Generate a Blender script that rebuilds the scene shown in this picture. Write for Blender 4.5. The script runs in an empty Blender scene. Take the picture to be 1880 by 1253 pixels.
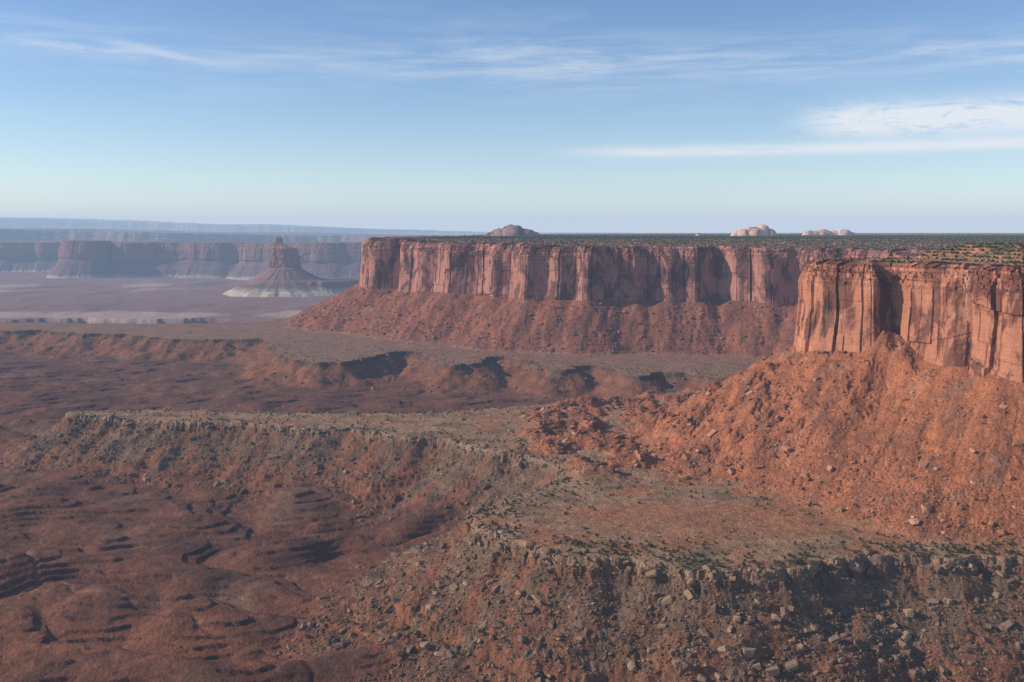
import bpy, bmesh, math, random
import numpy as np
from mathutils import Vector
random.seed(5)
rng = np.random.default_rng(7)
scene = bpy.context.scene
COL = scene.collection
pi = math.pi

# ------------------------------------------------------------------ noise
_ga = np.linspace(0, 2*pi, 257)[:256]
_GX = np.cos(_ga).astype(np.float32); _GY = np.sin(_ga).astype(np.float32)
def hsh(ix, iy, s=0):
    a = np.asarray(ix).astype(np.int64).astype(np.uint32)
    b = np.asarray(iy).astype(np.int64).astype(np.uint32)
    n = a*np.uint32(374761393) + b*np.uint32(668265263) + np.uint32((s*974634777) & 0xFFFFFFFF)
    n = (n ^ (n >> np.uint32(13)))*np.uint32(1274126177)
    n = (n ^ (n >> np.uint32(15)))*np.uint32(2246822519)
    return n ^ (n >> np.uint32(16))
def h01(ix, iy, s=0):
    return (hsh(ix, iy, s).astype(np.float64)/4294967296.0)
def pn(x, y, s=0):
    x = np.asarray(x, dtype=np.float64); y = np.asarray(y, dtype=np.float64)
    x, y = np.broadcast_arrays(x, y)
    x0 = np.floor(x); y0 = np.floor(y)
    fx = (x-x0).astype(np.float32); fy = (y-y0).astype(np.float32)
    xi = x0.astype(np.int64); yi = y0.astype(np.int64)
    u = fx*fx*fx*(fx*(fx*6-15)+10); v = fy*fy*fy*(fy*(fy*6-15)+10)
    def g(ax, ay, dx, dy):
        k = (hsh(ax, ay, s) & np.uint32(255)).astype(np.int64)
        return _GX[k]*dx + _GY[k]*dy
    a = g(xi, yi, fx, fy); b = g(xi+1, yi, fx-1, fy)
    c = g(xi, yi+1, fx, fy-1); d = g(xi+1, yi+1, fx-1, fy-1)
    r = (a+(b-a)*u); r2 = (c+(d-c)*u)
    return (r+(r2-r)*v)*1.5
def fbm(x, y, o=4, s=0, g=0.5):
    t = 0; a = 1.0; f = 1.0; n = 0
    for i in range(o):
        t = t + a*pn(x*f, y*f, s+i*17); n += a; a *= g; f *= 2.03
    return t/n
def ridg(x, y, o=3, s=0):
    t = 0; a = 1.0; f = 1.0; n = 0
    for i in range(o):
        t = t + a*(1-2*np.abs(pn(x*f, y*f, s+i*13))); n += a; a *= 0.5; f *= 2.1
    return t/n
def sst(a, b, x):
    t = np.clip((x-a)/(b-a), 0, 1); return t*t*(3-2*t)
def smax(a, b, k):
    h = np.clip(0.5+0.5*(a-b)/k, 0, 1)
    return b*(1-h)+a*h+k*h*(1-h)
def terr(z, st, e=0.72):
    k = np.floor(z/st); f = z/st-k
    return (k+sst(e, 1.0, f))*st

# ------------------------------------------------------------------ mesh helpers
def mk(name, V, F, cols=None, smooth=False, mat=None, link=True):
    V = np.ascontiguousarray(V, dtype=np.float32); F = np.ascontiguousarray(F, dtype=np.int32)
    me = bpy.data.meshes.new(name)
    nf, k = F.shape
    me.vertices.add(len(V)); me.vertices.foreach_set("co", V.ravel())
    me.loops.add(nf*k); me.loops.foreach_set("vertex_index", F.ravel())
    me.polygons.add(nf)
    me.polygons.foreach_set("loop_start", np.arange(0, nf*k, k, dtype=np.int32))
    me.polygons.foreach_set("use_smooth", np.full(nf, smooth, dtype=bool))
    me.update(calc_edges=True)
    if cols is not None:
        at = me.color_attributes.new("Col", 'FLOAT_COLOR', 'POINT')
        c = np.ones((len(V), 4), dtype=np.float32); c[:, :cols.shape[1]] = cols
        at.data.foreach_set("color", c.ravel())
    if mat: me.materials.append(mat)
    if not link: return me
    ob = bpy.data.objects.new(name, me); COL.objects.link(ob)
    return ob
def gridf(nr, nc, flip=False):
    i = np.arange(nr-1)[:, None]*nc+np.arange(nc-1)[None, :]
    i = i.ravel()
    f = np.stack([i, i+1, i+nc+1, i+nc], 1)
    return f[:, ::-1] if flip else f

# ------------------------------------------------------------------ plan contours (metres, eye at origin)
def sc_(pts, k): return [(a*k, b*k) for a, b in pts]
mesa_ctrl = [(2600,900),(1300,920),(900,950),(700,970),(600,985),(556,1000),(550,1048),(537,1050),(529,1014),(510,1034),(507,1088),(494,1092),(484,1098),(474,1150),(460,1198),(448,1200),(438,1182),(426,1180),(408,1200),
 (376,1252),(384,1335),(480,1420),(660,1480),(820,1560),(900,1720),(860,1940)] + \
 sc_([(730,1975),(660,2055),(600,2110),(500,2140),(432,2158),(370,2160),(305,2165),(224,2150)], 1.10) + \
 sc_([(150,2220),(75,2270),(20,2290),(-30,2380),(-93,2400)], 1.075) + \
 sc_([(-160,2520),(-270,2630),(-355,2750),(-452,2850),(-450,2960)], 1.045) + [(-420,3400),(-310,4500),(0,9200),(2000,14500),(14000,14500),(14000,900)]
bench_ctrl = [(1500,600),(800,780),(560,820),(442,838),(395,838),(354,842),(318,852),(285,838),(250,818),(214,806),(151,812),(110,832),(70,836),(19,865),
 (-20,915),(-48,985),(0,1035),(48,1085),(62,1150),(30,1215),(-30,1255),(-87,1318),(-160,1340),(-229,1385),(-385,1432),(-500,1440),(-615,1480),(-690,1500),(-610,1545),(-275,1500),
 (-74,1515),(96,1610),(263,1690),(400,1790),(450,1870)] + \
 sc_([(430,1905),(380,1910),(352,1955),(315,1985),(285,1960),(262,1935),(240,1950),(215,2040),(170,2080),(135,2060),(112,2000),(90,2000),(70,2070),(30,2180),(-15,2230),(-50,2200),(-80,2110),(-130,2070),(-165,2160),(-200,2300),(-250,2330),
 (-290,2270),(-325,2150),(-400,2090),(-480,2190)], .985) + \
 [(-563,2340),(-610,2560),(-760,2520),(-903,2570),(-1040,2680),
 (-1162,2680),(-1300,2780),(-1420,2750),(-1900,2850),(-3800,2950),(-3800,3300),(-1450,3000),(-900,2960),(-740,3020),(-700,3200),(-640,3600),
 (-540,4600),(-200,9300),(1800,15000),(14500,15000),(14500,600)]
def chaikin(p, n):
    p = np.array(p, float)
    for _ in range(n):
        q = np.roll(p, -1, 0)
        p = np.stack([p*.75+q*.25, p*.25+q*.75], 1).reshape(-1, 2)
    return p
def resample(p, kdist, mn, mx):
    out = []
    n = len(p)
    for i in range(n):
        a = p[i]; b = p[(i+1) % n]
        L = np.linalg.norm(b-a); D = np.linalg.norm((a+b)/2)
        k = max(1, int(round(L/np.clip(D/kdist, mn, mx))))
        t = np.arange(k)[:, None]/k
        out.append(a+(b-a)*t)
    return np.concatenate(out)
def normals(p):
    t = np.roll(p, -1, 0)-np.roll(p, 1, 0)
    t /= np.linalg.norm(t, axis=1)[:, None]+1e-9
    return np.stack([t[:, 1], -t[:, 0]], 1)
def perturb(p, amps, s):
    n = normals(p); o = 0
    for a, l in amps:
        o = o + a*pn(p[:, 0]/l, p[:, 1]/l, s+int(l))
    return p+n*o[:, None]
mesaS = resample(chaikin(mesa_ctrl, 1), 240, 4, 300)
mk2 = .12+.95*sst(1500, 1900, mesaS[:, 1])
mesaP0 = perturb(mesaS, [(40, 130), (20, 52)], 3)
mesaP = mesaS+(mesaP0-mesaS)*mk2[:, None]
benchS = resample(chaikin(bench_ctrl, 2), 150, 6, 300)
benchP0 = perturb(benchS, [(9, 110), (9, 42), (5, 18)], 9)
mk3 = 1+.9*sst(1700, 1900, benchS[:, 1])
benchP = benchS+(benchP0-benchS)*mk3[:, None]
def area(p):
    q = np.roll(p, -1, 0); return 0.5*np.sum(p[:, 0]*q[:, 1]-q[:, 0]*p[:, 1])
MS = 1 if area(mesaS) > 0 else -1

def sdf(X, Y, poly):
    sh = X.shape; x = X.ravel().astype(np.float32); y = Y.ravel().astype(np.float32)
    d2 = np.full(x.shape, 1e12, np.float32); ins = np.zeros(x.shape, bool)
    q = np.roll(poly, -1, 0)
    for (ax, ay), (bx, by) in zip(poly.astype(np.float32), q.astype(np.float32)):
        ex = bx-ax; ey = by-ay; L = ex*ex+ey*ey+1e-9
        px = x-ax; py = y-ay
        t = np.clip((px*ex+py*ey)*(1/L), 0, 1)
        dx = px-t*ex; dy = py-t*ey
        np.minimum(d2, dx*dx+dy*dy, out=d2)
        if ay != by:
            c = ((y >= ay) != (y >= by)) & (px < (ex/ey)*py)
            ins ^= c
    d = np.sqrt(d2); d[ins] *= -1
    return d.reshape(sh)
class Fld:
    def __init__(s, poly):
        s.a = (-1800., 400., 9., 400, 430); s.b = (-16000., 300., 120., 270, 480)
        s.g = []
        for (x0, y0, st, nx, ny), P in ((s.a, poly), (s.b, poly[::3])):
            gx, gy = np.meshgrid(x0+st*np.arange(nx), y0+st*np.arange(ny))
            s.g.append(sdf(gx, gy, P).astype(np.float64))
    def _s(s, x, y, k):
        x0, y0, st, nx, ny = (s.a, s.b)[k]; G = s.g[k]
        fx = np.clip((x-x0)/st, 0, nx-1.001); fy = np.clip((y-y0)/st, 0, ny-1.001)
        i = fx.astype(np.int64); j = fy.astype(np.int64); fx = fx-i; fy = fy-j
        return (G[j, i]*(1-fx)+G[j, i+1]*fx)*(1-fy)+(G[j+1, i]*(1-fx)+G[j+1, i+1]*fx)*fy
    def __call__(s, x, y):
        x0, y0, st, nx, ny = s.a
        near = (x > x0+20) & (x < x0+st*(nx-3)) & (y > y0) & (y < y0+st*(ny-3))
        return np.where(near, s._s(x, y, 0), s._s(x, y, 1))
DM = Fld(mesaP); DB = Fld(benchP)
CAPI = 46.0

def ztop(y):
    return np.interp(y, [0, 1300, 2300, 2600, 3000, 9000], [-41, -41, -43, -34, -25, -25])
def zbase(y):
    return np.interp(y, [0, 1500, 2000, 9000], [-150, -150, -162, -162])

WASHP = chaikin([(-700,1190),(-600,1120),(-545,1100),(-504,1048),(-480,1005),(-440,990),(-420,960),(-375,950),(-340,925),(-300,925),(-270,890),(-215,880),(-180,850),(-150,780),(-100,720)], 2)[:-8]
def washdist(x, y):
    d = np.full(x.shape, 1e9)
    m = (x > -760) & (x < -40) & (y > 660) & (y < 1240)
    xs, ys_ = x[m], y[m]
    xs = xs+5*pn(xs/24, ys_/24, 70); 
    dd = np.full(xs.shape, 1e9)
    for (ax, ay), (bx, by) in zip(WASHP[:-1], WASHP[1:]):
        ex, ey = bx-ax, by-ay
        t = np.clip(((xs-ax)*ex+(ys_-ay)*ey)/(ex*ex+ey*ey+1e-9), 0, 1)
        dd = np.minimum(dd, np.hypot(xs-ax-t*ex, ys_-ay-t*ey))
    d[m] = dd
    return d

def height(x, y):
    dm = DM(x, y); db = DB(x, y)
    far = sst(2750, 3250, y)
    mid = sst(1500, 1750, y)
    # --- canyon floor: swelling mounds with long thin ledges, then fine drainage
    wx = 34*fbm(x/110, y/110, 2, 18); wy = 34*fbm(x/110, y/110, 2, 19)
    n1 = fbm(x/320, y/240, 2, 21)
    b1 = np.abs(pn((x+wx)/165, (y+wy)/110, 33)); b2 = np.abs(pn((x+wy)/70, (y+wx)/50, 34)); b3 = np.abs(pn((x+wx*.7)/24, (y+wy*.7)/20, 37))
    hill = np.sqrt(b1*b1+.0025); h2 = np.sqrt(b2*b2+.0008)
    f0 = np.interp(y, [600, 850, 1250, 1600, 1850, 2800], [-378, -373, -350, -340, -323, -325])
    fw = f0+(1-far)*((14-6*mid)*n1 + (31-17*mid)*hill+1.0*pn(x/40, y/30, 55))
    wd_ = washdist(x, y)
    fw = fw-3.5*np.exp(-(wd_/26)**2)
    brk = sst(-.16, .08, fbm(x/48, y/30, 3, 41))
    ST = 4.4; fr = fw/ST-np.floor(fw/ST)
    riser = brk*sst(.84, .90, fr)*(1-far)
    tw = (.20+.45*brk)*(1-far)
    fl = fw*(1-tw)+terr(fw+.5*pn(x/11, y/9, 56), ST, 0.88)*tw
    fl = fl*(1-far)-400*far + (1-far)*((4.8-1.5*mid)*h2*(.3+hill) + (1.1-.6*mid)*b3) + far*(9*fbm(x/700, y/900, 4, 35)+6*ridg(x/300, y/500, 2, 36))
    fl = fl + 0.2*fbm(x/6, y/6, 2, 61)
    fl = fl-1.6*np.exp(-(wd_/3.0)**2)
    wash = np.maximum(np.exp(-(b1/.012)**2)*.4, (.15+.75*sst(-330, -430, x))*np.exp(-(wd_/2.6)**2))
    cy = 4480+70*pn(x/300, x*0, 71)+25*pn(x/90, x*0, 72)
    can = sst(0, 14, cy-y)*sst(0, 200, y-(cy-330))*sst(-1250, -1450, x)
    fl = fl-75*can
    # --- bench and the scarp under its rim
    q = sst(1700, 1850, y)
    a1 = (x*.8-y*.6)*(1-q)+(x*.97-y*.22)*q; a2 = (x*.6+y*.8)*(1-q)+(x*.22+y*.97)*q
    rill = fbm(a1/17, a2/75, 3, 81)
    w = np.clip(db/70, 0, 1)
    rough = 1-.6*mid
    left = sst(-60, -220, x)*(1-mid)
    nearb = sst(1180, 1080, y)
    jag = 4.5*(h01(np.floor((x+.4*y)/11), np.floor((y-.4*x)/11), 88)-.5)+2.6*(h01(np.floor((x-.3*y)/5), np.floor((y+.3*x)/5), 87)-.5)
    dbn = db+4*pn(x/19, y/19, 4)+(jag*np.exp(-(db/12)**2)+1.2*pn(x/4, y/4, 6))*rough+w*((6+14*mid)*ridg(x/(70+30*mid), y/(70+30*mid), 2, 7)+4*rill*rough-3)
    be = -275+2.2*fbm(x/120, y/120, 3, 91)+0.5*pn(x/9, y/9, 92)
    rimh = (7.5+4.5*pn(x/40, y/40, 93))*(1-.1*mid)+3*nearb
    two = np.clip(dbn/1.5, 0, 1)*.6+np.clip((dbn-5-2.5*pn(x/14, y/14, 86))/1.5, 0, 1)*.4
    hard = (3*sst(0, 2.5, dbn-18)+4*sst(0, 3, dbn-75-14*pn(x/60, y/60, 94)))*(1-.6*mid)+3.5*left*sst(0, 2.5, dbn-105-12*pn(x/90, y/90, 97))
    dd = np.maximum(dbn-2.5, 0)
    run = np.where(dd < 90, .50*dd+.0006*(8100-(90-dd)**2)*.9, .50*dd+.0006*8100*.9-.14*(dd-90))*(1-.12*left+.06*nearb)
    run = run*(1-mid*(.26+.25*pn(x/70, y/70, 98)))
    sl = be-rimh*two-hard-run+w*(1.2*fbm(x/16, y/16, 3, 95)*rough+.8*pn(x/5, y/5, 96)*rough+2.5*nearb*fbm(x/38, y/38, 2, 85))
    tws = .42*(1-mid)*w
    sl = sl*(1-tws)+tws*terr(sl+1.5*pn(x/20, y/20, 99)+.6*pn(x/6, y/6, 89), 6.5, .7)
    z = smax(sl, fl, 12)
    scarp = sst(0, 2, dbn)*sst(-8, 6, sl-fl)
    # --- talus under the cliffs
    t1 = fbm(a1/22, a2/110, 4, 101); t2 = fbm(x/34, y/34, 4, 102)
    wt = np.clip(dm/50, 0.15, 1)
    slope = .60+.06*q-.16*sst(2650, 2850, y)+.16*sst(330, 480, x)*(1-q)
    tz = zbase(y)-slope*dm+wt*((3.4-.6*q)*t1+(1.1+2.4*q)*t2+2.0*ridg(a1/60, a2/160, 2, 103)*(1+.8*q)+1.1*fbm(x/9, y/9, 3, 105))+.8*pn(x/3.2, y/3.2, 104)
    tz = tz+32*np.exp(-(((x-449)/20)**2+((y-1180)/32)**2))
    lt = (.3+.3*q)*sst(-.1, .2, fbm(x/90, y/90, 2, 106))*(dm > 15)
    tz = tz*(1-lt)+lt*terr(tz+2*pn(x/12, y/12, 107), 9, .6)
    tz = np.where(dm > 250, np.minimum(tz, -290), tz)
    zz = smax(tz, z, 10)
    tal = sst(-3, 8, tz-z)
    mo = sst(520, 330, dm)*sst(1060, 1150, y)*sst(1780, 1640, y)*sst(-30, 50, x)*sst(-5, 25, -db)
    mm = np.maximum(0, fbm(x/62, y/62, 3, 111)+0.18)
    zz = zz+mo*terr(22*mm+3*fbm(x/14, y/14, 3, 112), 3.2, .5)
    tal = np.maximum(tal, mo*sst(0.0, 0.12, mm-.02))
    # --- plateau on top
    zt = ztop(y)
    ins = np.maximum(-dm-CAPI, 0)
    mound = sst(10, 130, ins)*sst(2200, 1800, y)
    pl = zt-3+np.minimum(ins*.08, 5)+terr(mound*(18+15*fbm(x/110, y/110, 3, 121))+pn(x/16, y/16, 122), 3.6, 0.8)
    pl = pl+np.where(y > 2000, sst(50, 1500, ins)*(-1+4*fbm(x/600, y/600, 3, 131)), 0)+0.5*pn(x/8, y/8, 132)
    pl = pl+(sst(60, 700, ins)*sst(2900, 2300, y))*8
    top = dm < -CAPI
    zz = np.where(top, pl, zz)
    return zz, dm, db, dict(far=far, scarp=scarp, tal=tal, top=top, n1=n1, hill=hill, t1=t1, t2=t2, mo=mo, can=can, dbn=dbn, riser=riser, wash=wash, mid=mid)

def L(r, g, b): return np.array([r, g, b], dtype=np.float64)
def mixc(c, d, t): return c*(1-t[:, None])+d*t[:, None]
def colour(x, y, z, dm, db, m):
    n = len(x)
    red = L(.165, .069, .041); dk = L(.098, .046, .032); gry = L(.165, .100, .064)
    c = np.tile(red, (n, 1))
    v = fbm(x/90, y/60, 4, 201)
    c = mixc(c, dk, sst(-.25, .4, v))
    c = mixc(c, L(.180, .104, .067), sst(.10, .5, fbm(x/170, y/110, 4, 203))*.8)
    c = mixc(c, L(.23, .088, .046), sst(1200, 750, y)*.8*sst(-.3, .3, fbm(x/120, y/70, 3, 204)))
    c = mixc(c, L(.26, .145, .10), np.clip(m['wash']*.6, 0, .8))
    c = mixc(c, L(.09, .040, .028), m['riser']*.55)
    # far basin
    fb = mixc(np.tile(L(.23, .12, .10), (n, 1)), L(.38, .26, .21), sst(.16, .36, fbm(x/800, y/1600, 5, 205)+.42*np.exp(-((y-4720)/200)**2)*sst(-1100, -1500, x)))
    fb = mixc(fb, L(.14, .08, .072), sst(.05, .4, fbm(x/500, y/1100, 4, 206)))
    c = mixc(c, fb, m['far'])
    c = mixc(c, L(.12, .07, .06), m['can'])
    # bench top
    bt = mixc(np.tile(L(.32, .186, .108), (n, 1)), L(.20, .130, .074), sst(-.1, .35, fbm(x/45, y/35, 4, 207)))
    flat = np.exp(-((np.hypot((x-185)/135, (y-950)/62)))**4)
    bt = mixc(bt, L(.33, .145, .074), np.clip(sst(.0, .3, fbm(x/80, y/50, 3, 208)+.5*sst(330, 180, dm)-.08)+.8*flat, 0, 1))
    bt = mixc(bt, L(.21, .118, .082), m['mid']*.65)
    ib = sst(0, 2, -m['dbn'])
    c = mixc(c, bt, ib*(1-m['far']*.4))
    # scarp
    lowr = .35*sst(60, 130, m['dbn'])*sst(0, 200, x)*sst(1200, 1000, y)
    sc = mixc(np.tile(gry, (n, 1)), L(.20, .080, .044), sst(-.1, .4, m['t1']+.3*sst(25, 110, m['dbn'])+.06+lowr+m['mid']*.6*sst(0, 30, m['dbn'])))
    sc = mixc(sc, L(.085, .055, .037), sst(.05, .45, m['t2'])*.45)
    c = mixc(c, sc, m['scarp']*(1-ib))
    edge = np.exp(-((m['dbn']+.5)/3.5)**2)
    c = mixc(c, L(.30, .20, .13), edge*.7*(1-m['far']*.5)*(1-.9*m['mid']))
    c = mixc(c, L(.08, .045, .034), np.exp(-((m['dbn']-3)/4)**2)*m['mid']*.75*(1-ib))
    # talus
    ta = mixc(np.tile(L(.34, .122, .058), (n, 1)), L(.225, .086, .047), sst(-.2, .35, m['t1']+.3*m['t2']))
    ta = mixc(ta, L(.235, .140, .098), sst(.15, .55, m['t2'])*.6)
    ta = mixc(ta, L(.37, .165, .094), sst(.15, .5, -m['t1'])*.5)
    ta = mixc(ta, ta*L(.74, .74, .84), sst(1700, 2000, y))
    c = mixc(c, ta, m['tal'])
    tp = mixc(np.tile(L(.30, .150, .09), (n, 1)), L(.17, .125, .075), sst(-.2, .3, fbm(x/50, y/50, 3, 209)))
    c = np.where(m['top'][:, None], tp, c)
    g = 1+.25*fbm(x/7, y/7, 3, 211)
    return np.clip(c*g[:, None], .01, .9)

# ------------------------------------------------------------------ materials
def nt(mat):
    mat.use_nodes = True
    t = mat.node_tree; t.nodes.clear(); return t
def N(t, typ, **k):
    n = t.nodes.new(typ)
    for a, v in k.items(): setattr(n, a, v)
    return n
def math_(t, op, a, b=None, c=None):
    n = N(t, 'ShaderNodeMath', operation=op)
    for i, v in enumerate((a, b, c)):
        if v is None: continue
        if isinstance(v, (int, float)): n.inputs[i].default_value = v
        else: t.links.new(v, n.inputs[i])
    return n.outputs[0]
def ramp(t, fac, stops):
    n = N(t, 'ShaderNodeValToRGB')
    e = n.color_ramp.elements
    while len(e) < len(stops): e.new(0.5)
    for i, (p, c) in enumerate(stops):
        e[i].position = p; e[i].color = (c[0], c[1], c[2], 1) if isinstance(c, tuple) else (c, c, c, 1)
    t.links.new(fac, n.inputs[0]); return n.outputs[0]
def noise(t, vec, scale, det=4, rough=.6, dist=0):
    n = N(t, 'ShaderNodeTexNoise'); n.inputs['Scale'].default_value = scale
    n.inputs['Detail'].default_value = det; n.inputs['Roughness'].default_value = rough
    n.inputs['Distortion'].default_value = dist
    t.links.new(vec, n.inputs['Vector']); return n.outputs[0]
def mapv(t, vec, sc):
    n = N(t, 'ShaderNodeMapping'); n.inputs['Scale'].default_value = sc
    t.links.new(vec, n.inputs['Vector']); return n.outputs[0]
def mult(t, a, b, fac=1.0, mode='MULTIPLY'):
    n = N(t, 'ShaderNodeMix', data_type='RGBA', blend_type=mode)
    if isinstance(fac, (int, float)): n.inputs[0].default_value = fac
    else: t.links.new(fac, n.inputs[0])
    for i, v in ((6, a), (7, b)):
        if isinstance(v, tuple): n.inputs[i].default_value = (*v, 1)
        else: t.links.new(v, n.inputs[i])
    return n.outputs[2]
def finish(t, col, bumpfac=None, bd=1.0, bs=1.0, rough=.95):
    b = N(t, 'ShaderNodeBsdfPrincipled'); o = N(t, 'ShaderNodeOutputMaterial')
    b.inputs['Roughness'].default_value = rough
    b.inputs['Specular IOR Level'].default_value = .08
    t.links.new(col, b.inputs['Base Color'])
    if bumpfac is not None:
        u = N(t, 'ShaderNodeBump'); u.inputs['Distance'].default_value = bd; u.inputs['Strength'].default_value = bs
        t.links.new(bumpfac, u.inputs['Height']); t.links.new(u.outputs[0], b.inputs['Normal'])
    t.links.new(b.outputs[0], o.inputs[0])

def ground_mat():
    m = bpy.data.materials.new("desert_ground"); t = nt(m)
    geo = N(t, 'ShaderNodeNewGeometry'); p = geo.outputs['Position']
    at = N(t, 'ShaderNodeVertexColor'); at.layer_name = "Col"
    n1 = noise(t, p, .45, 5, .7); n2 = noise(t, p, .06, 4, .6)
    vo = N(t, 'ShaderNodeTexVoronoi'); vo.inputs['Scale'].default_value = .32; t.links.new(p, vo.inputs['Vector'])
    c = mult(t, at.outputs[0], ramp(t, n1, [(.3, .62), (.7, 1.38)]))
    c = mult(t, c, ramp(t, n2, [(.3, .78), (.7, 1.25)]))
    sp = ramp(t, vo.outputs['Distance'], [(.1, .62), (.45, 1.05)])
    c = mult(t, c, sp, .6)
    h = math_(t, 'ADD', math_(t, 'MULTIPLY', n1, 1.0), math_(t, 'MULTIPLY', vo.outputs['Distance'], -.5))
    finish(t, c, h, 1.4, .8)
    return m
def rock_mat(name, base, dark, light, strata=1.0):
    m = bpy.data.materials.new(name); t = nt(m)
    geo = N(t, 'ShaderNodeNewGeometry'); p = geo.outputs['Position']
    st = noise(t, mapv(t, p, (.045, .045, .018)), 1, 6, .6, .4)
    st2 = noise(t, mapv(t, p, (.30, .30, .035)), 1, 3, .5, .2)
    big = noise(t, mapv(t, p, (.026, .026, .015)), 1, 6, .66, .6)
    lay = noise(t, mapv(t, p, (.006, .006, .30)), 1, 4, .65)
    fine = noise(t, p, .5, 5, .7)
    c = ramp(t, st, [(.36, dark), (.43, base), (.58, base), (.68, light)])
    c = mult(t, c, ramp(t, st2, [(.35, .92), (.6, 1.03)]))
    c = mult(t, c, ramp(t, big, [(.45, (.42, .40, .45)), (.51, (1, 1, 1)), (.64, (1.18, 1.14, 1.12))]))
    s = N(t, 'ShaderNodeSeparateXYZ'); t.links.new(p, s.inputs[0])
    mr = N(t, 'ShaderNodeMapRange'); mr.inputs[1].default_value = -75; mr.inputs[2].default_value = -50
    mr.inputs[3].default_value = .2*strata; mr.inputs[4].default_value = .95*strata; t.links.new(s.outputs[2], mr.inputs[0])
    c = mult(t, c, ramp(t, lay, [(.38, .55), (.5, 1.0), (.62, 1.25)]), mr.outputs[0])
    c = mult(t, c, ramp(t, fine, [(.3, .86), (.7, 1.12)]))
    h = math_(t, 'ADD', math_(t, 'MULTIPLY', fine, .8), math_(t, 'ADD', math_(t, 'MULTIPLY', lay, .4), math_(t, 'MULTIPLY', st2, .15)))
    finish(t, c, h, 1.2, .6)
    return m
def vcol_mat(name, lo=.7, hi=1.3, sc=1.0):
    m = bpy.data.materials.new(name); t = nt(m)
    geo = N(t, 'ShaderNodeNewGeometry')
    at = N(t, 'ShaderNodeVertexColor'); at.layer_name = "Col"
    n1 = noise(t, geo.outputs['Position'], sc, 4, .6)
    c = mult(t, at.outputs[0], ramp(t, n1, [(.3, lo), (.7, hi)]))
    finish(t, c, n1, .4, .6)
    return m
def obj_mat(name, base, sc=.8, var=.35):
    m = bpy.data.materials.new(name); t = nt(m)
    geo = N(t, 'ShaderNodeNewGeometry'); oi = N(t, 'ShaderNodeObjectInfo')
    n1 = noise(t, geo.outputs['Position'], sc, 5, .65)
    c = mult(t, base, ramp(t, n1, [(.3, .65), (.7, 1.35)]))
    c = mult(t, c, ramp(t, oi.outputs['Random'], [(0, 1-var), (1, 1+var)]))
    finish(t, c, n1, .5, .7)
    return m
def banded_mat(name, stops, zlo, zhi, nz=.05, fl=.008, strk=.5, band=.6):
    m = bpy.data.materials.new(name); t = nt(m)
    geo = N(t, 'ShaderNodeNewGeometry'); p = geo.outputs['Position']
    s = N(t, 'ShaderNodeSeparateXYZ'); t.links.new(p, s.inputs[0])
    n1 = noise(t, mapv(t, p, (fl, fl, .002)), 1, 5, .7)
    f = math_(t, 'DIVIDE', math_(t, 'SUBTRACT', s.outputs[2], zlo), zhi-zlo)
    f = math_(t, 'ADD', f, math_(t, 'MULTIPLY', math_(t, 'SUBTRACT', n1, .5), nz*4))
    c = ramp(t, f, stops)
    lay = noise(t, mapv(t, p, (.002, .002, .07)), 1, 4, .6)
    c = mult(t, c, ramp(t, lay, [(.4, .70), (.6, 1.22)]), band)
    st = noise(t, mapv(t, p, (.03, .03, .008)), 1, 4, .6)
    c = mult(t, c, ramp(t, st, [(.35, .8), (.65, 1.15)]), strk)
    finish(t, c, st, 8, .5)
    return m

M_ground = ground_mat()
M_cliff_near = rock_mat("orange_sandstone", (.39, .165, .100), (.165, .082, .064), (.49, .25, .16))
M_cliff_far = rock_mat("red_sandstone", (.35, .160, .118), (.14, .075, .065), (.46, .255, .19))

# ------------------------------------------------------------------ ground sheet
ys = np.concatenate([np.linspace(380, 650, 20, endpoint=False),
     np.exp(np.linspace(math.log(650), math.log(3400), 1260, endpoint=False)),
     np.exp(np.linspace(math.log(3400), math.log(10000), 220, endpoint=False)),
     np.exp(np.linspace(math.log(10000), math.log(60000), 60))])
ts = np.linspace(-.64, .64, 1340)
gy, gt = np.meshgrid(ys, ts, indexing='ij')
gx = gy*gt
x = gx.ravel(); y = gy.ravel()
z, dm, db, mk_ = height(x, y)
cc = colour(x, y, z, dm, db, mk_)
ground = mk("ground", np.stack([x, y, z], 1), gridf(len(ys), len(ts)), cc, True, M_ground)
ground["kind"] = "structure"; ground["label"] = "red desert canyon floor with benches and talus slopes"
del gx, gy, gt, cc, mk_

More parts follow.
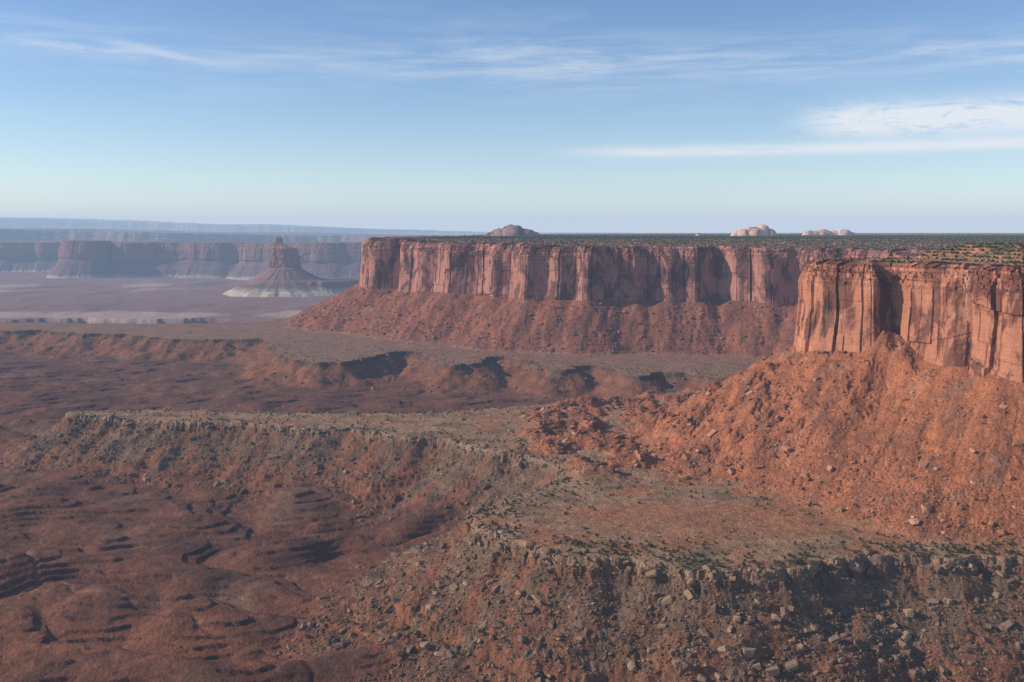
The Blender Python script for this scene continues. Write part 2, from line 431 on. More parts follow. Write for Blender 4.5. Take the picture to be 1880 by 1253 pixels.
# ------------------------------------------------------------------ cliffs
def zig(q, seg, s):
    i = np.floor(q); f = q-i
    a = h01(i, seg, s); b = h01(i+1, seg, s)
    return a+(b-a)*f
def cliff_off(u, z, zt, sc=1.0, seed=0, wd=1.0):
    uw = u+1.2*sc*pn(u/(40*sc), z/(70*sc), 301+seed)+.3*sc*pn(u/(9*sc), z/(20*sc), 302+seed)
    o = 0
    q = uw/(40*sc*wd)+.4*pn(uw/(80*sc*wd), uw*0, 305+seed)
    o = o+13*sc*(zig(q, q*0, 306+seed)-.5)
    q = uw/(21*sc*wd)+.5*pn(uw/(40*sc*wd), uw*0, 307+seed)
    o = o+2.6*sc*(zig(q, q*0, 308+seed)-.5)
    for W, A, Hs, s in ((32, 8.5, 62, 1), (15, 3.0, 34, 2), (7, .5, 12, 3)):
        W = W*sc*wd; q = uw/W+.7*pn(uw/(W*1.9), uw*0, 310+s+seed)
        i = np.floor(q); f = q-i
        ph = h01(i, i*0, 320+s+seed)*3
        seg = np.floor(z/(Hs*sc)+ph+.5*(f-.5)*(h01(i, i*0, 325+s)-.5))
        r = .6*h01(i, seg, 330+s+seed)+.4*h01(i, i*0, 331+s+seed)
        o = o+A*sc*(r-.5)+A*sc*.3*(f-.5)*(h01(i, i*0+7, 340+s+seed)-.5)*2
        if s <= 2:
            ck = np.minimum(f, 1-f)*W
            o = o-sc*(8 if s == 1 else 2.0)*np.exp(-(ck/((1.5 if s == 1 else .8)*sc))**2)*(h01(i, i*0, 350+s) > .58)
    d = zt-z
    H0 = 24*sc
    k = np.clip((H0-d)/H0, 0, 1)
    st = np.floor(k*6)/6
    lay = h01(st*6, st*0, 360+seed)
    sb = zig(u/(26*sc), u*0, 361+seed)
    o = o*(1-.45*k)-sc*(st*(6+9*sb))-sc*k*2.0*(lay-.5)
    o = o+np.where(k > 0, sc*(2.6*(h01(np.floor(u/(6.5*sc)+st*9.7), st*6, 370+seed)-.5)+1.6*(zig(u/(4*sc)+st*7.7, st*6, 371+seed)-.5)), 0)
    o = o+.25*sc*pn(u/(1.8*sc), z/(2.6*sc), 380+seed)
    return o
def wall(name, P, S, sub, mat, zbot=-205., nrow=125, seed=0, wd=1.0, rv=2.0):
    n = normals(S)*MS; n[0] = n[1]; n[-1] = n[-2]
    for _ in range(3): n[1:-1] = (n[:-2]+2*n[1:-1]+n[2:])/4
    idx = np.arange(0, len(P)-1+1e-9, 1.0/sub)
    P2 = np.stack([np.interp(idx, np.arange(len(P)), P[:, k]) for k in (0, 1)], 1)
    n2 = np.stack([np.interp(idx, np.arange(len(P)), n[:, k]) for k in (0, 1)], 1)
    n2 /= np.linalg.norm(n2, axis=1)[:, None]
    seg = np.linalg.norm(np.diff(P2, axis=0), axis=1); u = np.concatenate([[0], np.cumsum(seg)])
    zt = ztop(P2[:, 1])+rv*pn(u/60, u*0, 390)+.8*rv*np.floor(3*h01(np.floor(u/(9.3*rv/2)+.8*pn(u/30, u*0, 5)), u*0, 391))-.75*rv
    nc = len(u); v = np.linspace(0, 1, nrow)
    Z = zbot+(zt[None, :]-zbot)*v[:, None]
    U = np.broadcast_to(u[None, :], Z.shape)
    O = cliff_off(U, Z, zt[None, :]+0*Z, 1.0, seed, wd)+7*np.clip((-95-Z)/60, 0, 1.5)
    rows = [np.stack([P2[None, :, 0]+n2[None, :, 0]*O, P2[None, :, 1]+n2[None, :, 1]*O, Z], -1)]
    Ot = O[-1]
    cur = Ot.copy(); stop = np.zeros(nc, bool)
    for k, (dn, dz) in enumerate(((1.2, .3), (4, .4), (4.5, 1.8), (9, 2.0), (9.6, 3.2), (20, 3.4), (40, 2.4), (62, 1.2), (95, -.6), (99, -9))):
        o = Ot*max(0, 1-dn/60)-dn
        bad = DM(P2[:, 0]+n2[:, 0]*o, P2[:, 1]+n2[:, 1]*o) > o*.75+3
        stop |= bad & (dn > 6)
        cur = np.where(stop, cur, o)
        zz = zt+(dz if dz > -5 else 0)+.5*pn(u/4, u*0+k, 395)+(np.where(stop, 0, dz) if dz < -5 else 0)
        rows.append(np.stack([P2[:, 0]+n2[:, 0]*cur, P2[:, 1]+n2[:, 1]*cur, zz], -1)[None])
    V = np.concatenate(rows, 0)
    nr = V.shape[0]
    return mk(name, V.reshape(-1, 3), gridf(nr, nc, MS < 0), None, False, mat)
def idx_near(P, q):
    return int(np.argmin(np.hypot(P[:, 0]-q[0], P[:, 1]-q[1])))
iA = idx_near(mesaS, (1300, 915)); iB = idx_near(mesaS, (820, 1560)); iC = idx_near(mesaS, (-330, 4300))
near = wall("mesa_cliff", mesaP[iA:iB+1], mesaS[iA:iB+1], 9, M_cliff_near, seed=11, nrow=150, wd=1.3)
farw = wall("mesa_cliff", mesaP[iB:iC+1], mesaS[iB:iC+1], 7, M_cliff_far, seed=40, wd=1.5, rv=3.2)
for o, l in ((near, "orange sandstone cliff buttress above a rubble slope"), (farw, "long red sandstone mesa wall with juniper-covered flat top")):
    o["kind"] = "structure"; o["label"] = l; o["category"] = "cliff"

# ------------------------------------------------------------------ distant buttes and mesas
def butte(name, ctrl, zt, zc, zf, run, mat, step=14, sc=3.0, seed=0, rows=(40, 34), amp=None):
    S = resample(chaikin(ctrl, 2), 1, step, step)
    P = perturb(S, amp or [(34, 420), (22, 130)], seed+50)
    if area(S) < 0: P = P[::-1]; S = S[::-1]
    n = normals(S)
    seg = np.linalg.norm(np.roll(P, -1, 0)-P, axis=1); u = np.cumsum(seg)
    ztv = zt(P[:, 0]) if callable(zt) else np.full(len(P), float(zt))
    ztv = ztv+4*sc/3.5*pn(u/(40*sc), u*0, seed+3)
    rr = []
    a, b = rows
    for k in range(b):
        t = 1-k/b
        d = run*t**1.15
        sp = ridg(u/(24*sc), u*0, 3, seed+5)+.8*pn(u/(70*sc), u*0, seed+8)
        o = d*(1+.13*sp*np.sin(pi*min(1, t)))+1.5*sc*t*pn(u/(9*sc), u*0+t*4, seed+6)
        zz = zf-20+(zc-zf+20)*(1-t)
        rr.append(np.stack([P[:, 0]+n[:, 0]*o, P[:, 1]+n[:, 1]*o, zz+0*u], -1))
    for k in range(a):
        t = k/(a-1)
        zz = zc+(ztv-zc)*t
        o = cliff_off(u, zz, ztv, sc, seed)*.5+3*sc*(1-t)
        rr.append(np.stack([P[:, 0]+n[:, 0]*o, P[:, 1]+n[:, 1]*o, zz], -1))
    c = P.mean(0)
    for f, dz in ((.93, .4), (.6, 1), (.2, 1), (.0, 1)):
        q = c+(rr[-1][:, :2]-c)*f if f > .9 else c+(P-c)*f
        rr.append(np.concatenate([q, (ztv+dz*sc)[:, None] if f > .3 else np.full((len(P), 1), ztv.mean()+dz*sc)], 1))
    V = np.stack(rr, 0); V = np.concatenate([V, V[:, :1]], 1)
    ob = mk(name, V.reshape(-1, 3), gridf(V.shape[0], V.shape[1]), None, False, mat)
    ob["kind"] = "structure"
    return ob
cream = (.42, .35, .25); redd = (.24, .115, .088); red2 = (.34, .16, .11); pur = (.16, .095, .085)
haze_redd = (.22, .115, .105); haze_cream = (.36, .30, .24); haze_pur = (.15, .090, .095)  # cooler, duller far tones: part of the distance haze painted into the colour
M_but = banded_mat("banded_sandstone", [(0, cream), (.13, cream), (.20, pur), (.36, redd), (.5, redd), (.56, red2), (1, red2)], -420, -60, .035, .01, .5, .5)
M_dist = banded_mat("haze_tinted_sandstone", [(0, haze_cream), (.09, haze_cream), (.15, haze_pur), (.4, haze_pur), (.55, haze_redd), (1, haze_redd)], -420, -60, .035, .004, .5, .5)
M_rng = banded_mat("distant_plateau_rock", [(0, haze_pur), (1, (.30, .25, .25))], -400, 300, .1, .0004)

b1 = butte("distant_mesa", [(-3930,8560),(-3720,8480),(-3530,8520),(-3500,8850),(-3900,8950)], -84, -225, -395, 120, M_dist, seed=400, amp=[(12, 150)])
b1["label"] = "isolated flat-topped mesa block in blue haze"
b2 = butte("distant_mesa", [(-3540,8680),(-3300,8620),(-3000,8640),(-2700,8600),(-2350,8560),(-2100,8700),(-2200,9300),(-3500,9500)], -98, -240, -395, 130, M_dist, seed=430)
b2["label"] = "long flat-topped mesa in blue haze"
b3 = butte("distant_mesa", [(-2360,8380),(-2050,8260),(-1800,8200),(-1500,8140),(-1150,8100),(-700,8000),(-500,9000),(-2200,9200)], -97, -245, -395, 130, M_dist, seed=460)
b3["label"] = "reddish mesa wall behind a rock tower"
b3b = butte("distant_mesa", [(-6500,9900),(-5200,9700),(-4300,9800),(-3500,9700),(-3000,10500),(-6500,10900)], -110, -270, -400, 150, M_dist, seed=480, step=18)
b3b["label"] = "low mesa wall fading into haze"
b4 = butte("distant_plateau", [(-11000,14200),(-8000,13600),(-6500,14200),(-5000,13700),(-3000,14300),(-1500,13800),(1500,14000),(1500,17000),(-11000,17000)],
    lambda X: np.interp(X, [-9000,-7000,-3500,-1500], [35, 20, -50, -75]), -150, -400, 320, M_rng, step=40, sc=7, seed=500)
b4["label"] = "broad flat plateau on the skyline"
b5 = butte("distant_ridge", [(-26000,31000),(-18000,29500),(-12000,30500),(-7000,29500),(-2000,31000),(4000,30000),(4000,36000),(-26000,36000)],
    lambda X: np.interp(X, [-20000,-15000,-9500,-4500,0], [420, 380, 220, 80, -60])+35*fbm(X/1800, X*0, 4, 12), -50, -350, 1500, M_rng, step=90, sc=14, seed=520)
b5["label"] = "pale hazy mountain ridge on the horizon"
for o in (b1, b2, b3, b3b): o["category"] = "mesa"
b4["category"] = "plateau"; b5["category"] = "mountain ridge"

def tower():
    cx, cy = -1448, 6360
    na = 300; a = np.linspace(0, 2*pi, na, endpoint=False)
    rows = []
    ca, sa = np.cos(a)*2.2+9, np.sin(a)*2.2+9
    tz = [-430, -402, -372, -348, -322, -300, -270, -250, -236, -230, -190, -160, -156, -118, -110, -104, -99, -92, -86, -66, -50, -42, -36, -34]
    tr = [460, 405, 350, 296, 240, 198, 148, 118, 98, 88, 85, 83, 76, 74, 72, 62, 48, 42, 27, 24, 22, 19, 12, 1]
    to = [30, 28, 24, 20, 14, 8, 4, 0, 0, 0, 0, 0, -6, -6, -8, -12, -22, -27, -35, -37, -38, -38, -38, -38]
    zs = np.unique(np.concatenate([np.linspace(-430, -236, 46), np.linspace(-236, -34, 60), np.array(tz, float)]))
    for z in zs:
        r0 = np.interp(z, tz, tr); ox = np.interp(z, tz, to)
        cone = z < -234
        if cone:
            k = 1+.06*ridg(ca*1.5, sa*1.5+z/260, 3, 604)+.05*pn(ca*.7, sa*.7, 606)+.022*pn(ca*3, sa*3+z/30, 605)
            k = k+.30*np.maximum(0, np.cos(a-.5))**3*sst(-285, -335, z)+.02*(h01(np.floor(z/17), 0, 3)-.5)
            rows.append(np.stack([cx+ox+r0*np.cos(a)*k, cy+r0*.9*np.sin(a)*k, np.full(na, z)], -1))
        else:
            g = 14*(a/(2*pi))+.9*pn(ca*1.3, sa*1.3+z/150, 601)
            cell = np.floor(g); f = g-cell
            r = h01(cell % 14, np.floor(z/70+h01(cell % 14, 0*cell, 9)*2), 602)
            ck = np.exp(-(np.minimum(f, 1-f)/.08)**2)
            k = 1+.36*(r-.5)-.12*ck+.08*pn(ca*4, sa*4+z/14, 603)
            rows.append(np.stack([cx+ox+r0*np.cos(a)*k, cy+r0*.72*np.sin(a)*k, np.full(na, z)+0*a], -1))
    V = np.stack(rows, 0); V = np.concatenate([V, V[:, :1]], 1)
    ob = mk("rock_tower", V.reshape(-1, 3), gridf(V.shape[0], V.shape[1]), None, False, M_but)
    ob["kind"] = "structure"; ob["label"] = "slender sandstone tower on banded cone with pale fluted base"; ob["category"] = "rock tower"
tower()
b6 = butte("rock_apron", [(-1500,6300),(-1250,6150),(-1000,6250),(-830,6500),(-1000,6800),(-1500,6600)], -312, -340, -400, 85, M_but, seed=560, step=9, sc=1.5, amp=[(50, 180), (20, 60)], rows=(8, 20))
b6["label"] = "low banded apron with pale fluted edge"; b6["category"] = "rock ledge"

def dome(cx, cy, rx, ry, zb, h, col, lumps, seed, label):
    m = rock_mat("dome_sandstone", col, tuple(c*.7 for c in col), tuple(min(.7, c*1.15) for c in col), .4)
    n = 90; gx, gy = np.meshgrid(np.linspace(-1.25, 1.25, n), np.linspace(-1.25, 1.25, n))
    H = np.zeros_like(gx)
    for (lx, ly, lr, lh) in lumps:
        d = np.sqrt((gx-lx)**2+((gy-ly))**2)/lr
        H = np.maximum(H, lh*np.sqrt(np.clip(1-d**2.4, 0, 1)))
    H = np.where(H > 0, H*(1+.12*fbm(gx*3, gy*3, 3, seed)), 0)
    H = H*.7+.3*terr(H+.03*pn(gx*4, gy*4, seed), .13, .6)
    V = np.stack([cx+gx*rx, cy+gy*ry, zb-4+H*h], -1)
    ob = mk("sandstone_dome", V.reshape(-1, 3), gridf(n, n), None, True, m)
    ob["kind"] = "structure"; ob["label"] = label; ob["category"] = "rock dome"
dome(4, 4500, 118, 120, -36, 68, (.34, .21, .18), [(0, 0, .62, 1), (-.42, .1, .6, .76), (.42, 0, .55, .78), (-.8, 0, .35, .55), (.8, 0, .35, .55)], 5, "grey-pink rounded sandstone dome on the plateau")
dome(1225, 5000, 104, 90, -36, 74, (.70, .42, .31), [(-.1, 0, .55, .86), (.35, .1, .46, 1), (-.6, 0, .46, .7), (.7, 0, .36, .7), (-.95, 0, .3, .55)], 15, "pale pink slickrock dome above scrub")
dome(1640, 5200, 142, 100, -36, 50, (.70, .45, .34), [(-.5, 0, .42, .9), (-.1, 0, .42, 1), (.3, .1, .40, .88), (.65, 0, .38, .97), (.95, 0, .3, .7)], 25, "row of low pale sandstone knobs")
dome(960, 5100, 30, 40, -30, 24, (.50, .33, .26), [(-.2, 0, .6, 1), (.5, 0, .4, .7)], 35, "small pale sandstone knob")

# ------------------------------------------------------------------ rocks
def ico(sub):
    bm = bmesh.new(); bmesh.ops.create_icosphere(bm, subdivisions=sub, radius=1.0)
    bm.verts.ensure_lookup_table()
    V = np.array([v.co[:] for v in bm.verts]); F = np.array([[v.index for v in f.verts] for f in bm.faces]); bm.free()
    return V, F
def rockshape(sub, r):
    V, F = ico(sub); V = V.copy()
    V *= 1.5 if sub > 1 else 1.1
    pl = [np.array(a, float)*s for a in ((1, 0, 0), (0, 1, 0), (0, 0, 1)) for s in (1, -1)]
    pl = [(p+r.normal(0, .18, 3), r.uniform(.6, .85)) for p in pl]+[(r.normal(size=3), r.uniform(.75, .95)) for _ in range(5)]
    for n, d in pl+pl:
        n = n/np.linalg.norm(n)
        e = np.maximum(0, V@n-d); V -= n[None]*e[:, None]
    V *= 1+r.normal(0, .04 if sub == 1 else .015, (len(V), 1))
    V *= np.array([r.uniform(.9, 1.5), r.uniform(.6, 1.05), r.uniform(.3, .75)])
    return V, F
def euler(a, b, c):
    ca, sa, cb, sb, cc_, sc_ = np.cos(a), np.sin(a), np.cos(b), np.sin(b), np.cos(c), np.sin(c)
    R = np.empty((len(a), 3, 3))
    R[:, 0, 0] = cb*cc_; R[:, 0, 1] = sa*sb*cc_-ca*sc_; R[:, 0, 2] = ca*sb*cc_+sa*sc_
    R[:, 1, 0] = cb*sc_; R[:, 1, 1] = sa*sb*sc_+ca*cc_; R[:, 1, 2] = ca*sb*sc_-sa*cc_
    R[:, 2, 0] = -sb; R[:, 2, 1] = sa*cb; R[:, 2, 2] = ca*cb
    return R
def bulk(name, pos, size, cols, shapes, mat, tilt=.6):
    VV = []; FF = []; CC = []; base = 0
    k = rng.integers(0, len(shapes), len(pos))
    for i, (V, F) in enumerate(shapes):
        s = k == i; n = s.sum()
        if n == 0: continue
        R = euler(rng.uniform(-tilt, tilt, n), rng.uniform(-tilt, tilt, n), rng.uniform(0, 2*pi, n))
        W = np.einsum('nij,vj->nvi', R, V)*size[s][:, None, None]+pos[s][:, None, :]
        VV.append(W.reshape(-1, 3)); FF.append((F[None]+(np.arange(n)*len(V))[:, None, None]).reshape(-1, F.shape[1])+base)
        CC.append(np.repeat(cols[s], len(V), 0)); base += n*len(V)
    return mk(name, np.concatenate(VV), np.concatenate(FF), np.concatenate(CC), False, mat)

Nc = 640000
cy_ = np.exp(rng.uniform(math.log(690), math.log(3000), Nc)); ct = rng.uniform(-.54, .54, Nc); cx_ = cy_*ct
cz, cdm, cdb, cm = height(cx_, cy_)
U = rng.uniform(size=Nc)
prob = np.zeros(Nc)
clump = sst(-.35, .35, fbm(cx_/30, cy_/30, 3, 701))
cl2 = sst(-.1, .35, fbm(cx_/24, cy_/30, 3, 703))
rimn = sst(-.15, .2, fbm(cx_/20, cy_/20, 2, 705))
prob += cm['tal']*(cdm > 2)*(.48+.40*sst(100, 200, cdm))*(.25+.75*clump)
sc_m = cm['scarp']*(cdm > 60)
prob = np.maximum(prob, sc_m*(.45+.9*cl2)*np.where(cy_ < 1150, 1.0, np.where(cy_ < 1600, .6, .2)))
prob = np.maximum(prob, np.exp(-((cm['dbn']-2)/5)**2)*(.25+.8*rimn)*(~cm['top'])*(cy_ < 1700))
prob = np.maximum(prob, .22*cm['riser']*(cy_ < 1500))
prob = np.maximum(prob, .003*(cm['far'] < .5)*clump)
prob = np.maximum(prob, cm['top']*.07*(cdm > -400))
sel = U < prob*.74
rx, ry, rz = cx_[sel], cy_[sel], cz[sel]
nR = len(rx)
pix = ry*.00055
isT = (cm['tal'][sel] > .5)
isfloor = (~isT) & (cm['scarp'][sel] < .3) & (cdb[sel] > 10)
size = np.maximum(.5, pix*.8)*(1-rng.uniform(size=nR)*.9985)**(-1/2.45)
foot = isT & (cdm[sel] > 100) & (rng.uniform(size=nR) > .965)
size = np.where(foot, size*2.1, size)
bigs = (~isT) & (~isfloor) & (ry < 1100) & (cdb[sel] > 4) & (rng.uniform(size=nR) > .985)
size = np.where(bigs, size*2.4, size)
rimr = (np.abs(cm['dbn'][sel]-1) < 3.5) & (~isT) & (ry < 1600)
size = np.where(rimr, size*1.6, size)
size = np.minimum(size, np.where(isfloor, 1.2, np.where(ry < 1150, 5.6, 5.5)))
base = np.where(isT[:, None], L(.33, .138, .075)[None], L(.195, .120, .076)[None])
base = np.where(isfloor[:, None], L(.16, .070, .043)[None], base)
mixr = rng.uniform(size=nR)
base = np.where((isT & (mixr > .86))[:, None], L(.39, .25, .17)[None], base)
base = np.where((foot & (mixr > .5))[:, None], L(.43, .27, .18)[None], base)
base = np.where((~isT & ~isfloor & (mixr > .91))[:, None], L(.30, .21, .145)[None], base)
base = np.where(rimr[:, None], L(.25, .165, .108)[None], base)
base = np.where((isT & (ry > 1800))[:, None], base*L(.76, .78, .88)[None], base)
base = base*rng.uniform(.55, 1.25, (nR, 1))
pos = np.stack([rx, ry, rz+size*.12], 1)
app = np.where(isfloor, .3, 1)*size/ry*((rz/ry > -.45) & (np.abs(rx/ry) < .51))
order = np.argsort(-app)
ind = order[:300]; rest = order[300:]
M_rub = vcol_mat("rubble_rock")
shp = [rockshape(1, rng) for _ in range(16)]
rub = bulk("rubble", pos[rest], size[rest], base[rest], shp, M_rub)
rub["kind"] = "stuff"; rub["label"] = "scattered sandstone rubble covering the slopes"; rub["group"] = "rubble"
M_bo = obj_mat("orange_boulder_rock", (.38, .175, .105)); M_bg = obj_mat("tan_boulder_rock", (.225, .145, .095)); M_br = obj_mat("red_boulder_rock", (.22, .11, .07))
var = {}
for nm, mt in (("o", M_bo), ("g", M_bg), ("r", M_br)):
    var[nm] = []
    for i in range(7):
        V, F = rockshape(3, rng)
        var[nm].append(mk("boulder", V, F, None, False, mt, link=False))
lab = {"o": "orange sandstone boulder on the talus slope", "g": "tan angular boulder below the bench rim", "r": "red-brown rock block on the canyon floor"}
for j in ind:
    k = "o" if isT[j] else ("r" if isfloor[j] else "g")
    ob = bpy.data.objects.new("boulder", random.choice(var[k]))
    ob.location = pos[j]; ob.scale = (size[j],)*3
    ob.rotation_euler = (random.uniform(-.5, .5), random.uniform(-.5, .5), random.uniform(0, 6.28))
    ob["label"] = lab[k]; ob["category"] = "boulder"; ob["group"] = "boulders fallen on the slopes"
    COL.objects.link(ob)

# ------------------------------------------------------------------ desert shrubs
def shrubshape(sub, r, n):
    VV = []; FF = []; b = 0
    for i in range(n):
        V, F = ico(sub); V = V*(1+r.normal(0, .22, (len(V), 1)))
        a = r.uniform(0, 6.28); rr = r.uniform(.1, .55) if n > 1 else 0
        V = V*r.uniform(.45, .7)*np.array([1, 1, .85])+np.array([math.cos(a)*rr, math.sin(a)*rr, r.uniform(.35, .75)])
        VV.append(V); FF.append(F+b); b += len(V)
    return np.concatenate(VV), np.concatenate(FF)
def juniper(r):
    VV = []; FF = []; b = 0; mi = []
    def tube(p, q, r0, r1):
        nonlocal b
        p = np.array(p); q = np.array(q); d = (q-p)/np.linalg.norm(q-p)
        s = np.cross(d, [0.3, .8, .1]); s /= np.linalg.norm(s); t_ = np.cross(d, s)
        ang = np.arange(5)*2*pi/5
        for c, rad in ((p, r0), (q, r1)):
            VV.append(c+rad*(np.cos(ang)[:, None]*s+np.sin(ang)[:, None]*t_))
        for i in range(5):
            k = (i+1) % 5
            FF.append([b+i, b+k, b+5+k]); FF.append([b+i, b+5+k, b+5+i]); mi.extend([0, 0])
        b += 10
    tube((0, 0, -.2), (.05, .03, .4), .11, .08)
    cl = []
    for i in range(6):
        a = i*1.05+r.uniform(-.3, .3); e = (math.cos(a)*r.uniform(.3, .6), math.sin(a)*r.uniform(.3, .6), r.uniform(.55, 1.1))
        tube((.03, .02, .25+.05*i), e, .05, .02); cl.append(e)
    cl.append((0, 0, 1.2))
    for e in cl:
        for _ in range(40):
            c = np.array(e)+r.normal(0, .19, 3); s = r.uniform(.10, .20)
            tri = r.normal(0, 1, (3, 3)); tri = tri/np.linalg.norm(tri, axis=1)[:, None]*s+c
            VV.append(tri); FF.append([b, b+1, b+2]); mi.append(1); b += 3
    return np.concatenate(VV), np.array(FF), np.array(mi, dtype=np.int32)
Ns = 180000
sy = np.exp(rng.uniform(math.log(720), math.log(6500), Ns)); st_ = rng.uniform(-.56, .56, Ns); sx = sy*st_
sz, sdm, sdb, sm = height(sx, sy)
U = rng.uniform(size=Ns)
pr = np.zeros(Ns)
cl = sst(-.25, .25, fbm(sx/60, sy/60, 3, 801))
pr += sm['top']*(.36+.5*cl)*np.where(sy < 1900, .8, 1)
onb = (~sm['top'])*(sdb < -2)*(sm['tal'] < .3)*(sy < 2500)
flat2 = np.exp(-((np.hypot((sx-185)/135, (sy-950)/62)))**4)
pr += onb*(.07+.50*np.exp(-(sdb/32)**2))*(.25+.75*cl)*(1-.85*flat2)
pr += sm['scarp']*.03*(sy < 1500)
pr += .006*(sm['tal'] > .5)*(sy < 1500)
capz = (sdm < -20) & (sdm >= -CAPI)
pr += capz*.28
sz = np.where(capz, ztop(sy)+2.6, sz)
sel = U < pr
sx, sy, sz = sx[sel], sy[sel], sz[sel]; tp = (sm['top'] | capz)[sel]
nS = len(sx)
ss = np.where(tp, rng.uniform(1.4, 3.0, nS), rng.uniform(.8, 2.2, nS))
ss = np.where(tp & (sy > 3000), ss*1.3, ss)
app = ss/sy*np.where(tp, 1, 1.8)*(np.abs(sx/sy) < .51)*(sz/sy > -.45)
order = np.argsort(-app); ind = order[:300]; rest = order[300:]
sc = np.where(tp[:, None], L(.058, .070, .033)[None], L(.055, .066, .032)[None])*rng.uniform(.6, 1.4, (nS, 1))
M_sh = vcol_mat("shrub_foliage", .6, 1.4, 1.5)
shr = bulk("desert_scrub", np.stack([sx, sy, sz-.1], 1)[rest], ss[rest], sc[rest], [shrubshape(1, rng, 2) for _ in range(6)], M_sh, .1)
shr["kind"] = "stuff"; shr["label"] = "dark green scrub dotting the plateau and benches"; shr["group"] = "scrub"
M_leaf = obj_mat("juniper_leaves", (.058, .076, .035), 2.0, .3); M_bark = obj_mat("juniper_bark", (.14, .10, .075), 4.0, .1)
jm = []
for i in range(6):
    V, F, mi = juniper(rng)
    me = mk("juniper_shrub", V, F, None, False, M_bark, link=False); me.materials.append(M_leaf)
    me.polygons.foreach_set("material_index", mi); jm.append(me)
for j in ind:
    ob = bpy.data.objects.new("juniper_shrub", random.choice(jm))
    ob.location = (sx[j], sy[j], sz[j]); s = ss[j]*1.1
    ob.scale = (s*random.uniform(.9, 1.25), s*random.uniform(.9, 1.25), s*random.uniform(.75, 1.1)); ob.rotation_euler = (0, 0, random.uniform(0, 6.28))
    ob["label"] = "dark green juniper shrub on the mesa top" if tp[j] else "small dark green juniper on the rocky bench"
    ob["category"] = "shrub"; ob["group"] = "junipers dotting the rock"
    COL.objects.link(ob)

# ------------------------------------------------------------------ air: haze filling the sky volume
sg = .000040
hb = mk("sky", np.array([(a, b_, c) for c in (-700, 800) for b_ in (-3000, 62000) for a in (-45000, 45000)], float),
        np.array([[0, 2, 3, 1], [4, 5, 7, 6], [0, 1, 5, 4], [2, 6, 7, 3], [0, 4, 6, 2], [1, 3, 7, 5]]))
hm = bpy.data.materials.new("haze_air"); t = nt(hm)
va = N(t, 'ShaderNodeVolumeAbsorption'); va.inputs['Color'].default_value = (.22, .12, 0, 1); va.inputs['Density'].default_value = sg
em = N(t, 'ShaderNodeEmission'); em.inputs['Color'].default_value = (.47*.78, .60*.88, .78, 1); em.inputs['Strength'].default_value = sg
ad = N(t, 'ShaderNodeAddShader'); t.links.new(va.outputs[0], ad.inputs[0]); t.links.new(em.outputs[0], ad.inputs[1])
o = N(t, 'ShaderNodeOutputMaterial'); t.links.new(ad.outputs[0], o.inputs['Volume'])
hb.data.materials.append(hm); hb["kind"] = "structure"; hb["label"] = "hazy blue sky air"

# ------------------------------------------------------------------ world, sun
SUN_EL = math.radians(26.5); sd = Vector((-1.0, .0, 0)).normalized()
w = bpy.data.worlds.new("World"); scene.world = w; w.use_nodes = True
t = w.node_tree; t.nodes.clear()
sky = N(t, 'ShaderNodeTexSky', sky_type='NISHITA'); sky.sun_disc = False
sky.sun_elevation = SUN_EL; sky.sun_rotation = math.atan2(sd.x, sd.y)
sky.altitude = 1800; sky.air_density = 1.0; sky.dust_density = .5; sky.ozone_density = 1.0
hs = N(t, 'ShaderNodeHueSaturation'); hs.inputs['Saturation'].default_value = 1.22; hs.inputs['Hue'].default_value = .509; t.links.new(sky.outputs[0], hs.inputs['Color'])
bg = N(t, 'ShaderNodeBackground'); bg.inputs[1].default_value = .138
t.links.new(hs.outputs[0], bg.inputs[0])
tc = N(t, 'ShaderNodeTexCoord'); sp = N(t, 'ShaderNodeSeparateXYZ'); t.links.new(tc.outputs['Generated'], sp.inputs[0])
az = math_(t, 'ARCTAN2', sp.outputs[0], sp.outputs[1]); el = math_(t, 'ARCSINE', sp.outputs[2])
cb = N(t, 'ShaderNodeCombineXYZ'); t.links.new(az, cb.inputs[0]); t.links.new(el, cb.inputs[1])
def gauss(v, c, wd):
    q = math_(t, 'DIVIDE', math_(t, 'SUBTRACT', v, c), wd)
    return math_(t, 'EXPONENT', math_(t, 'MULTIPLY', math_(t, 'MULTIPLY', q, q), -1))
def stepm(v, a, b):
    n = N(t, 'ShaderNodeMapRange', interpolation_type='SMOOTHSTEP'); n.inputs[1].default_value = a; n.inputs[2].default_value = b
    t.links.new(v, n.inputs[0]); return n.outputs[0]
nA = noise(t, mapv(t, cb.outputs[0], (6, 60, 1)), 1, 9, .66, .3)
nB = noise(t, mapv(t, cb.outputs[0], (16, 75, 1)), 1, 8, .70, .6)
nL = noise(t, mapv(t, cb.outputs[0], (2.2, 9, 1)), 1, 3, .5)
mA = math_(t, 'MULTIPLY', stepm(nA, .34, .76), gauss(math_(t, 'ADD', el, math_(t, 'MULTIPLY', az, .01)), .168, .020))
mA = math_(t, 'MULTIPLY', mA, math_(t, 'ADD', math_(t, 'MULTIPLY', stepm(az, -.35, .1), .26), .28))
mA2 = math_(t, 'MULTIPLY', math_(t, 'MULTIPLY', stepm(nL, .42, .65), stepm(nA, .35, .7)), .14)
mA2 = math_(t, 'MULTIPLY', mA2, stepm(el, .05, .14))
e2 = math_(t, 'ADD', el, math_(t, 'MULTIPLY', az, .16))
mE = math_(t, 'MULTIPLY', math_(t, 'MULTIPLY', gauss(e2, .1135, .0035), gauss(az, -.34, .045)), .3)
e3 = math_(t, 'ADD', el, math_(t, 'MULTIPLY', az, .045))
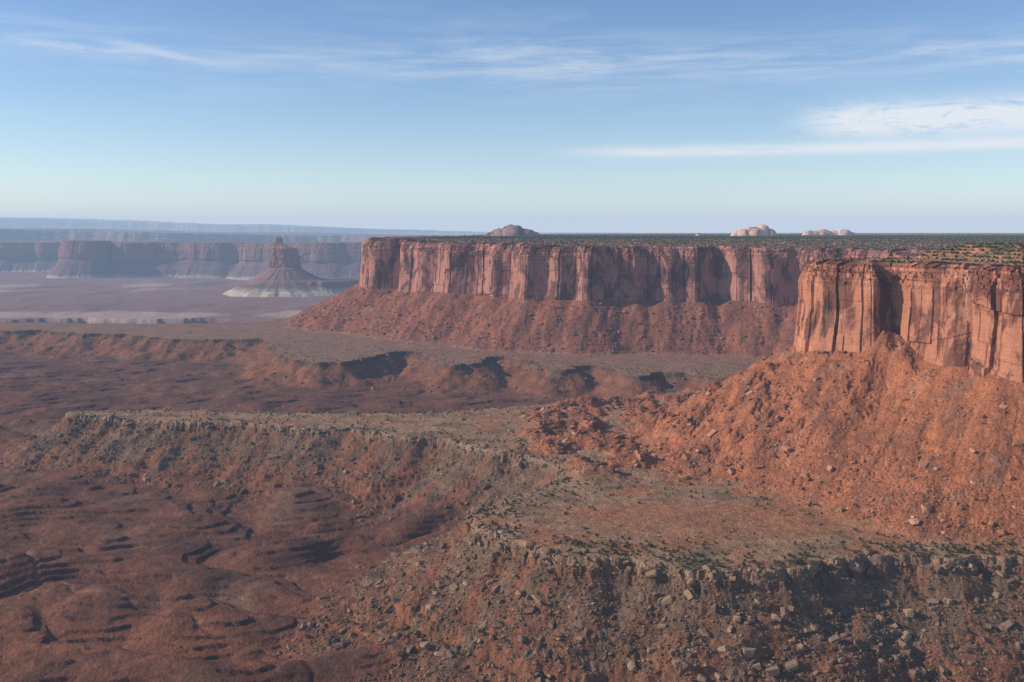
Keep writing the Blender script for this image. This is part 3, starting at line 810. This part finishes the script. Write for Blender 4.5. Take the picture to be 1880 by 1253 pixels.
mE2 = math_(t, 'MULTIPLY', math_(t, 'MULTIPLY', math_(t, 'MULTIPLY', gauss(e3, .1485, .006), gauss(az, -.38, .09)), stepm(nB, .38, .7)), .36)
mE = math_(t, 'ADD', mE, mE2)
mB = math_(t, 'MULTIPLY', math_(t, 'MULTIPLY', stepm(nB, .33, .54), gauss(el, .104, .015)), stepm(az, .25, .35))
mB = math_(t, 'MULTIPLY', mB, 1.25)
mC = math_(t, 'MULTIPLY', math_(t, 'MULTIPLY', stepm(nA, .20, .55), gauss(el, .0790, .0056)), stepm(az, .02, .14))
mC = math_(t, 'MULTIPLY', mC, .9)
mD = math_(t, 'MULTIPLY', math_(t, 'MULTIPLY', gauss(el, .0445, .003), gauss(az, -.06, .09)), .3)
tot = math_(t, 'ADD', math_(t, 'ADD', mA, mA2), math_(t, 'ADD', mB, math_(t, 'ADD', mC, mD)))
tot = math_(t, 'MINIMUM', math_(t, 'ADD', tot, mE), .92)
bc = N(t, 'ShaderNodeBackground'); bc.inputs[0].default_value = (.82, .86, .89, 1); bc.inputs[1].default_value = 1.05
mx = N(t, 'ShaderNodeMixShader'); t.links.new(tot, mx.inputs[0]); t.links.new(bg.outputs[0], mx.inputs[1]); t.links.new(bc.outputs[0], mx.inputs[2])
o = N(t, 'ShaderNodeOutputWorld'); t.links.new(mx.outputs[0], o.inputs[0])

sl = bpy.data.lights.new("sun", 'SUN'); sl.energy = 5.0; sl.angle = math.radians(.5); sl.color = (1, .89, .75)
so = bpy.data.objects.new("sun", sl); COL.objects.link(so)
dirv = Vector((sd.x*math.cos(SUN_EL), sd.y*math.cos(SUN_EL), math.sin(SUN_EL)))
so.rotation_euler = dirv.to_track_quat('Z', 'Y').to_euler()

cam = bpy.data.cameras.new("camera"); co = bpy.data.objects.new("camera", cam); COL.objects.link(co)
cam.lens = 35; cam.sensor_width = 36; cam.shift_y = -.1072; cam.clip_start = 1; cam.clip_end = 120000
co.location = (0, 0, 0); co.rotation_euler = (pi/2, 0, 0)
scene.camera = co
scene.view_settings.view_transform = 'Standard'; scene.view_settings.look = 'None'; scene.view_settings.exposure = 0
print("rocks", nR, "shrubs", nS)
